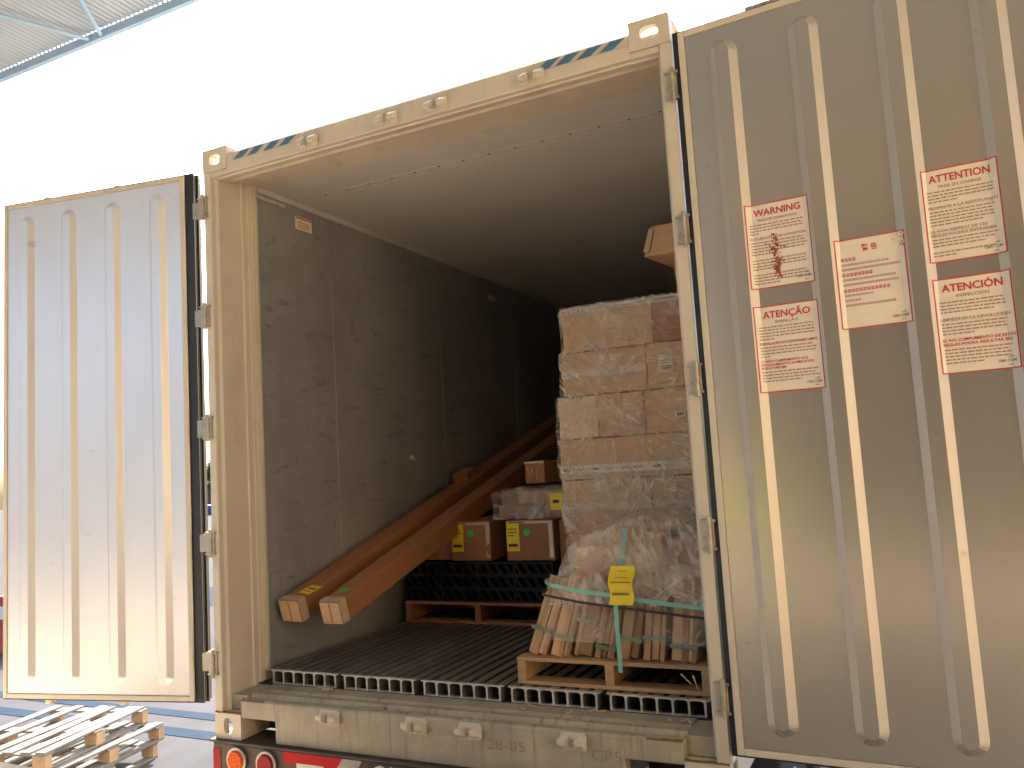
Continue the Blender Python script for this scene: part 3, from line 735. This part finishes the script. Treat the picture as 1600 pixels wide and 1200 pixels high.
for li, (x0, x1, z0, z1) in enumerate(layers):
    xs = [x0]+list(splits[li])+[x1]
    for j in range(len(xs)-1):
        dy = random.uniform(-.006, .006)
        c = carton('carton', xs[j]+.001, xs[j+1]-.001, YS+dy, YS+.85, z0, z1, 'card_pale' if (li, j) == (4, 0) else ('card_dark' if (li, j) == (6, 1) else 'card'), LOOKS[(li, j)], 'cartons in the tall wrapped stack')
        w_ = xs[j+1]-xs[j]; h = z1-z0
        mk = []
        for q in range(4):
            mk += [(.02+.18*q, .06+.18*q, .35, .62, 'ink'), (.08+.18*q, .15+.18*q, .52, .60, 'ink'), (.08+.18*q, .14+.18*q, .36, .42, 'ink')]
        if li == 6 and j == 0: patch(c, 'tape_band', 0, w_, h-.034, h-.004, -.006, 'tape', [(.03+.055*q, .045+.055*q, .25, .8, 'ink') for q in range(5)]+[(.36,.54,.5,.65,'greymark'),(.36,.52,.28,.4,'greymark'),(.62,.80,.35,.5,'greymark'),(.84,.96,.5,.7,'greymark')])
        if li == 6 and j == 1: patch(c, 'tape_band', 0, w_, h-.034, h-.004, -.006, 'tape', [(.05,.38,.3,.7,'greymark'),(.55,.8,.35,.6,'greymark')])
        if li == 5 and j == 1: patch(c, 'paper_label', .065, .135, .075, .165, -.006, 'paper', [(.1,.9,.15,.4,'greymark'), (.1,.8,.5,.56,'greymark'), (.1,.7,.66,.72,'greymark')])
        if li == 4 and j == 2: patch(c, 'paper_label', .155, .205, .07, .10, -.006, 'paper', [(.15,.85,.2,.8,'ink')])
        if li == 3: patch(c, 'tape_band', .0, w_, .028, .072, -.006, 'tape', mk)
        if (li, j) in ((1,0),(2,0),(2,1),(5,0),(0,0)): patch(c, 'tape_seam', 0, w_, h*.5-.02, h*.5+.02, -.005, 'cleartape')
    # flap edge shadow lips
# film over the stack: one crumpled sheet standing a centimetre off the cartons
def film_stack():
    mb = MB(); nx, nz = 60, 110
    rnd = random.Random(11)
    def front(x, z):
        li = next((k for k, L in enumerate(layers) if L[2]-.004 <= z <= L[3]+.003), 6)
        inset = 0
        L = layers[li]; e = min(z-L[2], L[3]-z)
        inset = .014*math.exp(-(max(e, 0)/.02)**2)
        return YS-.020+inset+.004*math.sin(x*23+z*17)+.003*math.sin(x*61-z*43)+.0025*math.sin(x*11-z*95)
    def left(z):
        li = next((k for k, L in enumerate(layers) if L[2]-.004 <= z <= L[3]+.003), 6)
        return layers[li][0]-.010+.004*math.sin(z*31)
    V = []; F = []
    for j in range(nz+1):
        z = .42+(2.018-.42)*j/nz; x0 = left(z)
        V.append((x0+.002, YS+.5, z)); V.append((x0, YS+.03, z))
        for i in range(nx+1):
            x = x0+(2.352-x0)*i/nx; V.append((x, front(x, z)+(.010 if i == 0 else 0), z+.004*math.sin(x*13)*(1 if 0 < j < nz else 0)))
    k = nx+3
    for j in range(nz):
        for i in range(k-1): F.append((j*k+i, j*k+i+1, (j+1)*k+i+1, (j+1)*k+i))
    mb.add(V, F, 'film'); o = mb.build('stretch_film', smooth=True)
    return o
tag(film_stack(), 'clear stretch film wound round the tall carton stack', 'film')

# high carton poking out beside the post
hb = carton('carton', 0, .46, 0, .5, 0, .165, 'card', 'carton jutting out near the ceiling at the top right', 'long cartons')
hb.rotation_euler = (R(-14), R(9), R(-38)); hb.location = (1.945, 1.12, 2.250)
patch(hb, 'tape_seam', .0, .05, .02, .15, -.006, 'cleartape')
c = carton('carton', 2.12, 2.34, 1.06, 1.85, 2.020, 2.215, 'card', 'carton lying on the tall stack against the right wall, hidden by the post', 'cartons in the tall wrapped stack')

# long cartons leaning up towards the back
ax = Vector((.0293, 1., .2978)).normalized()
pitch = math.atan2(ax.z, ax.y); yaw = -math.atan2(ax.x, ax.y)
def longbox(x, y, z, w_, h, L, label):
    c = empty('long_carton', (x, y, z), 0, label, 'carton', 'long cartons'); c.rotation_euler = (pitch, 0, yaw)
    mb = MB(); n = 24
    rnd = random.Random(int(x*1000)); V = []; F = []
    for i in range(n+1):
        t = L*i/n; k = .0015*math.sin(i*1.7+x*9); e = .004 if i in (0, n) else 0
        V += [(e+k, t, e), (w_-e+k, t, e+k), (w_-e-k, t, h-e), (e, t, h-e+k)]
    for i in range(n):
        for j in range(4): F.append((4*i+j, 4*i+(j+1) % 4, 4*i+4+(j+1) % 4, 4*i+4+j))
    F += [(0,1,2,3), (4*n+3, 4*n+2, 4*n+1, 4*n)]
    mb.add(V, F, 'card_dark'); mb.build('body', c, .006)
    m2 = MB(); m2.box(.004, w_-.004, -.0035, -.001, .004, h-.004, 'card'); m2.box(w_*.47, w_*.52, -.0045, -.0035, .01, h-.008, 'brown_ink'); m2.build('end_flap', c, .001)
    m3 = MB(); m3.box(-.0012, w_+.0012, .0, .055, h+.0005, h+.0012, 'cleartape'); m3.box(w_+.0004, w_+.0014, 0, .05, .003, h, 'cleartape'); m3.build('tape_strip', c)
    return c
A = longbox(.125, .345, .478, .135, .118, 5.0, 'long brown carton nearest the left wall with a yellow label near its end')
B_ = longbox(.388, .345, .474, .128, .120, 5.0, 'long brown carton second from the left wall with a green dot near its end')
mb = MB(); mb.box(.035, .125, .10, .19, .1195, .1205, 'yellow'); mb.box(.05, .11, .125, .13, .1205, .121, 'ink'); mb.box(.05, .115, .15, .165, .1205, .121, 'brown_ink'); mb.build('yellow_label', A, rot=(0,0,R(-14)))
mb = MB(); mb.cyl((.062, .13, .1205), (.062, .13, .1215), .024, 'green', 24); mb.build('green_dot', B_)
for (yy, zz) in ((1.4, .03),):
    patch(B_, 'packing_list', .02, .1, .02, .03, 0, 'cleartape')
fc = empty('carton', (.150, 2.10, 1.112), 0, 'small flat brown carton lying on the long carton nearest the left wall', 'carton', 'long cartons'); fc.rotation_euler = (pitch, 0, yaw)
MB().box(0, .13, 0, .16, 0, .06, 'card_dark').build('body', fc, .004); MB().box(.05,.08,-.001,.161,.0602,.0608,'cleartape').build('tape_strip', fc)
# boxes over the black crates
ZB = FZ+.131+.079*3+.002
def labelled(x0, x1, y, z0, z1, label):
    c = carton('carton', x0, x1, y, y+.55, z0, z1, 'card_dark', label, 'labelled boxes on the black crates')
    w_, h = x1-x0, z1-z0
    patch(c, 'yellow_label', .008, .092, h*.24, h*.93, -.005, 'yellow', printlines(3, .1, .8, .5, .85, 'brown_ink')+[(.12,.85,.16,.26,'ink')])
    disc(c, 'green_dot', .142, h*.70, -.005, .021, 'green')
    patch(c, 'printed_text', .10, w_-.03, h*.28, h*.52, -.0035, 'card_dark', printlines(3, .05, .95, .1, .9, 'brown_ink'))
    patch(c, 'tape_strip', w_-.03, w_-.004, .02, h-.01, -.0032, 'cleartape')
    patch(c, 'tape_edge', .01, w_-.01, h-.02, h-.006, -.0033, 'cleartape', [(.05,.4,.2,.8,'brown_ink')])
    return c
labelled(.872, 1.185, 1.455, ZB, ZB+.238, 'square brown box with yellow label and green dot beside the strapped bundles')
labelled(.490, .768, 1.455, ZB, ZB+.238, 'brown box with yellow label and green dot partly behind the long cartons')
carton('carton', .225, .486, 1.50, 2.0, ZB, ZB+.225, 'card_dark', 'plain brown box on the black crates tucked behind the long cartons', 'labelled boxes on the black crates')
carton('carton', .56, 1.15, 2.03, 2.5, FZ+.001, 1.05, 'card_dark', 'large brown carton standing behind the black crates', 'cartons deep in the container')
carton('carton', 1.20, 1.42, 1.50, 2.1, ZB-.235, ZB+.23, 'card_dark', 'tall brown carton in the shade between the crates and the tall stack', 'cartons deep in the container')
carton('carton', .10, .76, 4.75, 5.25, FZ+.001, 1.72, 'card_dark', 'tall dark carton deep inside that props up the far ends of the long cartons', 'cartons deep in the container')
# film wrapped bag with yellow label on top
zt = ZB+.240
wb_ = empty('wrapped_bundle', (.80, 1.52, zt), 0, 'low film wrapped bundle with a yellow label on top of the labelled boxes', 'bundle')
mb = MB(); mb.box(0, .53, 0, .45, 0, .085, 'card_dark'); mb.box(.12, .50, .03, .4, .086, .17, 'card'); mb.build('boxes', wb_, .01)
def lump(parent, x0, x1, y0, y1, z0, z1, mt, seed, amp=.02, nx=34, nz=22, name='film_cover'):
    mb = MB(); V = []; F = []; rnd = random.Random(seed); ph = [rnd.uniform(0, 6.28) for _ in range(8)]
    for j in range(nz+1):
        for i in range(nx+1):
            u, v = i/nx, j/nz
            x = x0+(x1-x0)*u
            a = v*2      # up the front, then back over the top
            if a < 1: y, z = y0, z0+(z1-z0)*a
            else: y, z = y0+(y1-y0)*(a-1), z1
            k = amp*(math.sin(u*17+v*13+ph[0])+.6*math.sin(u*41-v*29+ph[1])+.4*math.sin(u*9+v*47+ph[2]))*.4
            e = math.sin(math.pi*u)**.35
            V.append((x, y-k, z0+(z-z0)*(.72+.28*e)+k*.8*(a > .4)))
    for j in range(nz):
        for i in range(nx): F.append((j*(nx+1)+i, j*(nx+1)+i+1, (j+1)*(nx+1)+i+1, (j+1)*(nx+1)+i))
    mb.add(V, F, mt); return mb.build(name, parent, smooth=True)
lump(wb_, -.03, .56, -.02, .47, .0, .19, 'film_dark', 3)
patch(wb_, 'yellow_label', .36, .46, .05, .15, -.035, 'yellow', [(.2,.6,.4,.6,'ink')])
c = carton('carton', 1.022, 1.150, 1.46, 2.9, 1.092, 1.222, 'card_dark', 'taped end of a square carton poking out above the wrapped bundle', 'long cartons')
mb = MB()
mb.box(.0, .128, -.006, -.0045, .118, .13, 'cleartape')
for (xa, za, xb, zb) in ((.035,.03,.05,.09),(.05,.09,.062,.04),(.075,.02,.085,.085),(.02,.10,.028,.06)):
    mb.cyl((xa,-.006,za), (xb,-.006,zb), .0015, 'card_pale', 5)
mb.build('tape_strip', c)

# strapped bundles of cardboard angle boards on the near pallet
DZ = FZ+.001+.113+.001
B7 = [(1.527,.095,.30,.40,.345),(1.640,.092,.25,.36,.300),(1.742,.090,.20,.34,.395),(1.838,.092,.19,.38,.255),(1.940,.098,.14,.37,.300),(2.052,.100,.07,.36,.285),(2.168,.118,.05,.37,.24)]
lab7 = ['leftmost strapped bundle of cardboard strips fanning out over the pallet edge', 'second strapped cardboard bundle from the left with a low green strap', 'third cardboard bundle from the left with its strap set high', 'fourth cardboard bundle from the left with its strap near the foot',
        'fifth cardboard bundle from the left behind the vertical cyan strap', 'sixth cardboard bundle from the left, strapped in green', 'rightmost cardboard bundle beside the container post with a torn foot']
for bi, (x, w_, lx, ly, zs) in enumerate(B7):
    rnd = random.Random(bi+20)
    c = empty('cardboard_bundle', (x, .285+.01*rnd.random(), DZ), 0, lab7[bi], 'bundle', 'strapped cardboard bundles on the near pallet')
    c.rotation_euler = (R(-12-3*rnd.random()), math.atan(lx), R(rnd.uniform(-4, 4)))
    Lh = .36; w_ *= .90; base = math.sin(math.atan(lx))*w_
    for layer in range(2):
        cuts = [0]+sorted(rnd.uniform(.22, .78)*w_ if rnd.random() < .35 else w_*q/3*rnd.uniform(.9, 1.1) for q in ((1, 2) if rnd.random() < .6 else (1.6,)))+[w_]
        for q in range(len(cuts)-1):
            xa, xb = cuts[q], cuts[q+1]
            if xb-xa < .008: continue
            y0 = layer*.055+rnd.uniform(0, .010); tk = .050; e = rnd.uniform(-.006, .008)
            zb = base*(xb/w_)*.9+rnd.uniform(.0, .010)
            P0 = [(xa+.001, y0+e), (xb-.002, y0), (xb-.002, y0+tk), (xa+.001, y0+tk)]
            sk = rnd.uniform(-.006, .006)
            MB().prism(P0, lambda a_, b_: (a_, b_, zb), lambda a_, b_: (a_+sk, b_, Lh+rnd.uniform(-.004, .004)), rnd.choice(['board','board','board2','card'])).build('strip', c, .003)
            if layer == 0 and rnd.random() < .8:      # a loose sheet proud of the slab
                x2 = xa+(xb-xa)*rnd.uniform(.2, .6)
                MB().box(x2, xb-.004, y0-.005, y0-.002, zb+rnd.uniform(-.006, .012), Lh-.01, rnd.choice(['board2','board'])).build('strip', c)
    zz = {0:.115,1:.085,2:.150,3:.045,4:.085,5:.085,6:.055}[bi]
    mb = MB(); s0 = -.0035
    mb.box(s0, w_+.0035, -.0085, -.0065, zz, zz+.017, 'green_strap').box(s0, s0+.002, -.0065, .09, zz, zz+.017, 'green_strap').box(w_+.0015, w_+.0035, -.0065, .09, zz, zz+.017, 'green_strap')
    mb.build('strap', c, rot=(0, R(rnd.uniform(-4, 4)), 0))
# cartons standing behind the bundles, under the crumpled film
carton('carton', 1.70, 1.86, .50, .80, DZ, .835, 'card', 'upright carton under crumpled film, left of the vertical cyan strap', 'cartons under the crumpled film')
carton('carton', 1.87, 2.12, .46, .80, DZ, .880, 'card', 'carton under crumpled film behind the yellow label', 'cartons under the crumpled film')
carton('carton', 2.13, 2.33, .48, .80, DZ, .850, 'card_dark', 'carton under crumpled film beside the container post', 'cartons under the crumpled film')
carton('carton', 1.95, 2.20, .58, .79, .884, .915, 'card', 'thin carton on top of the film covered pile', 'cartons under the crumpled film')
def bigfilm(z0, z1f, mt, amp, name, nx=110, nz=100, yo=0.):
    import mathutils.noise as N
    mb = MB(); V = []; F = []
    def top(x):
        t = x-1.63
        return .80+.13*min(1, max(0, t)/.28)-(.06*(t-.5)/.2 if t > .5 else 0)+.012*math.sin(x*29)
    def fold(p, s):      # sharp creases with flat facets between them
        return 1-abs(N.noise(p*s))*2.2
    for j in range(nz+1):
        v = j/nz
        for i in range(nx+1):
            u = i/nx
            t = min(v/.75, 1) if z1f is None else v
            zt = top(1.67+.67*u) if z1f is None else z1f
            k = (z0+(zt-z0)*t-.40)/.45
            x0 = 1.555+.115*min(k, 1); x = x0+(2.345-x0)*u; z = z0+(zt-z0)*t; y = .272+yo+.085*k+.10*max(k, 0)**3
            if u < .05: y += (.05-u)*2.2
            if z1f is None and v > .75:
                q = (v-.75)/.25; y += .30*q; z += .015*math.sin(q*3)
            p = Vector((x, y*.6, z))
            a1 = fold(p+Vector((1.3, 0, 4.1)), 5.5); a2 = fold(Vector((p.x*1.6+p.z, p.y, p.z*1.1-p.x*.7)), 11.0); a3 = N.noise(p*30)
            h = amp*(.022*a1+.012*a2+.003*a3)
            V.append((x+h*.2, y-h, z+h*.35*(1 if z1f is None else .3)))
    for j in range(nz):
        for i in range(nx): F.append((j*(nx+1)+i, j*(nx+1)+i+1, (j+1)*(nx+1)+i+1, (j+1)*(nx+1)+i))
    mb.add(V, F, mt); return mb.build(name, smooth=True)
tag(bigfilm(.595, None, 'film_thick', 1., 'crumpled_film'), 'crumpled clear film pulled over the top of the pile on the near pallet', 'film')
tag(bigfilm(.455, .60, 'film_low', .35, 'crumpled_film', 80, 30, -.004), 'thin clear film round the upper ends of the cardboard bundles', 'film')
# straps round the load
def band(name, pts, wd, mt, label, up=(0,0,1)):
    mb = MB(); up = Vector(up); n = len(pts); V = []
    for p in pts: V += [Vector(p)-up*wd/2, Vector(p)+up*wd/2]
    V2 = [v+Vector((0,.0015,0)) for v in V]
    F = [(2*i, 2*i+2, 2*i+3, 2*i+1) for i in range(n-1)]
    m = len(V); F += [(m+2*i+1, m+2*i+3, m+2*i+2, m+2*i) for i in range(n-1)]
    F += [(2*i, 2*i+1, m+2*i+1, m+2*i) for i in (0, n-1)] + [(2*i, m+2*i, m+2*i+2, 2*i+2) for i in range(n-1)] + [(2*i+1, 2*i+3, m+2*i+3, m+2*i+1) for i in range(n-1)]
    mb.add(V+V2, F, mt); return tag(mb.build(name), label, 'strap')
band('plastic_strap', [(1.62,.75,.70),(1.612,.35,.69),(1.66,.296,.684),(1.78,.285,.664),(1.88,.285,.652),(1.95,.282,.645),(2.05,.285,.630),(2.20,.285,.612),(2.34,.29,.598)], .017, 'cyan', 'pale cyan strap running across the film covered pile')
band('plastic_strap', [(1.615,.75,.655),(1.606,.34,.650),(1.62,.292,.644),(1.80,.272,.618),(2.0,.270,.597),(2.20,.272,.577),(2.34,.276,.562)], .011, 'black_strap', 'thin dark strap across the tops of the cardboard bundles')
band('plastic_strap', [(1.968,.44,.905),(1.965,.385,.80),(1.962,.310,.70),(1.960,.266,.60),(1.963,.262,.48),(1.968,.252,.385),(1.968,.250,.345)], .018, 'cyan', 'bright cyan strap hanging down over the pallet edge', up=(1,0,0))
wr = band('loose_wire', [(2.195,.47,.94),(2.235,.42,.905),(2.27,.40,.865)], .005, 'black_strap', 'short black wire end sticking up from the film covered pile'); wr['category'] = 'wire'
yl = MB(); rows = 10
V = []; 
for j in range(rows+1):
    t = j/rows; z = .612+.150*t; y = .262+.05*t+.006*math.sin(t*9)
    V += [(1.932+.006*math.sin(t*7), y, z), (2.036+.004*math.sin(t*9), y, z)]
yl.add(V, [(2*i, 2*i+1, 2*i+3, 2*i+2) for i in range(rows)], 'yellow')
def onl(a0, a1, b0, b1, mt):
    def y(b): t = b; return .262+.05*t+.006*math.sin(t*9)-.002
    yl.add([(1.934+.1*a0, y(b0), .612+.15*b0), (1.934+.1*a1, y(b0), .612+.15*b0), (1.934+.1*a1, y(b1), .612+.15*b1), (1.934+.1*a0, y(b1), .612+.15*b1)], [(0,1,2,3)], mt)
for k in range(22): onl(.12+.034*k, .12+.034*k+(.022 if k % 3 else .012), .24, .31, 'brown_ink')
for k in range(14): onl(.08+.06*k, .08+.06*k+.035, .57, .605, 'brown_ink')
onl(.2,.8,.69,.705,'brown_ink'); onl(.3,.7,.86,.875,'brown_ink')
tag(yl.build('yellow_label'), 'yellow shipping label on the film beside the cyan strap', 'label')

# ================================================================== YARD THINGS
def yard_pallet(loc, rz, label, gaps=None, wood='wood_grey', warp=.01):
    p = pallet('pallet', loc, rz, 1.2, 1.0, .145, wood, label, 'pallets piled on the yard', 3, 6, stringers=False, gaps=gaps, warp=warp)
    for x in (0, .53, 1.10):    # stringer boards under the deck
        MB().box(x, x+.10, 0, 1.0, .113, .1285, wood).build('stringer_board', p, .002)
    return p
PZ = -.98
yard_pallet((-3.02, 1.28, GZ+.0), R(103), 'lowest grey pallet of the pile below the left door')
yard_pallet((-3.06, 1.30, GZ+.147), R(99), 'second lowest pallet of the pile below the left door')
yard_pallet((-3.12, 1.26, GZ+.294), R(103), 'topmost weathered pallet of the pile below the left door, with wide gaps', gaps=[0, .14, .30, .46, .70, .91], warp=.03)
# second pile seen in the hinge gap
for k in range(3):
    yard_pallet((-6.9, 8.2, GZ+.147*k), R(20+4*k), ['bottom pallet of the small pile seen in the left hinge gap','middle pallet of the small pile seen in the left hinge gap','top pallet of the small pile seen in the left hinge gap'][k])
# far shed, blue container, trees
sh = empty('storage_shed', (-70, 70, GZ), R(30), 'low white storage shed far across the yard', 'shed')
MB().box(-14, 14, 0, 10, 0, 1.7, 'whitewall').build('wall', sh); MB().box(-14.4, 14.4, -.4, 10.4, 1.7, 1.9, 'whitewall').build('roof', sh)
MB().box(-3, 1, -.08, 0, 0, 1.5, 'bluebox').build('door', sh)
bc = empty('blue_container', (-46, 46, GZ), R(35), 'blue freight container parked far across the yard', 'container')
MB().box(-6, 6, 0, 2.4, 0, .75, 'bluebox').build('body', bc, .02); 
for i in range(24): MB().box(-5.9+.5*i, -5.7+.5*i, -.03, 0, .1, .68, 'bluebox').build('rib', bc)
def tree(x, y, h, seed, label):
    t = empty('tree', (x, y, GZ), 0, label, 'tree', 'trees across the yard'); rnd = random.Random(seed)
    mb = MB(); mb.cyl((0,0,0), (.1,0,h*.5), .16, 'bark', 10, .08)
    for k in range(6):
        a = rnd.uniform(0, 6.28); mb.cyl((.05,0,h*(.28+.04*k)), (math.cos(a)*h*.25, math.sin(a)*h*.25, h*(.5+.06*k)), .06, 'bark', 7, .02)
    mb.build('trunk', t)
    V = []; F = []
    cl = [(rnd.gauss(0, h*.17), rnd.gauss(0, h*.17), h*rnd.uniform(.42, .95), h*rnd.uniform(.06, .15)) for _ in range(26)]
    for cx, cy, cz, r in cl:
        for q in range(130):
            d_ = Vector((rnd.gauss(0,1), rnd.gauss(0,1), rnd.gauss(0,1))).normalized()*r*rnd.uniform(.5, 1.05); c = Vector((cx, cy, cz))+d_
            a = Vector((rnd.gauss(0,1), rnd.gauss(0,1), rnd.gauss(0,1))).normalized()*.10; b = a.orthogonal().normalized()*.06; o = len(V)
            V += [c-a, c+b, c+a, c-b]; F.append((o, o+1, o+2, o+3))
    mb = MB(); mb.add(V, F, 'leaf'); mb.build('crown', t)
for i, (x, y, h) in enumerate(((-58, 64, 6.5), (-66, 72, 7.5), (-52, 60, 5.5), (-80, 66, 7), (-61, 58, 4.5))):
    tree(x, y, h, i+1, ['leafy green tree in the middle of the far row','tallest green tree of the far row','smaller tree to the right of the far row','leftmost green tree of the far row','shortest bushy tree of the far row'][i])
# red barrier left of the left door
rb = empty('red_barrier', (-10.5, 5.2, GZ), R(20), 'red and white plastic barrier beyond the left door', 'barrier')
MB().prism([(-.25,0),(.25,0),(.12,.35),(.08,.85),(-.08,.85),(-.12,.35)], lambda a, b: (0, a, b), lambda a, b: (1.4, a, b), 'redpaint').build('body', rb, .02); MB().box(.2,1.2,-.13,-.12,.5,.7,'whitewall').build('stripe', rb)
# unseen yellow pad added behind the camera, its reflection standing for a hi-vis vest
bo = empty('vest_stand_in', (1.13, -4.8, 0), 0, 'unseen fluorescent pad on a post, added for the yellow reflection of a vest', 'vest_stand_in')
MB().cyl((0,0,.42), (0,0,1.0), .20, 'hivis', 28).build('vest_stand_in_pad', bo, .03); MB().cyl((0,0,0), (0,0,.42), .09, 'chassis', 20).cyl((0,0,1.0), (0,0,1.06), .09, 'chassis', 20).build('vest_stand_in_post', bo, .01)
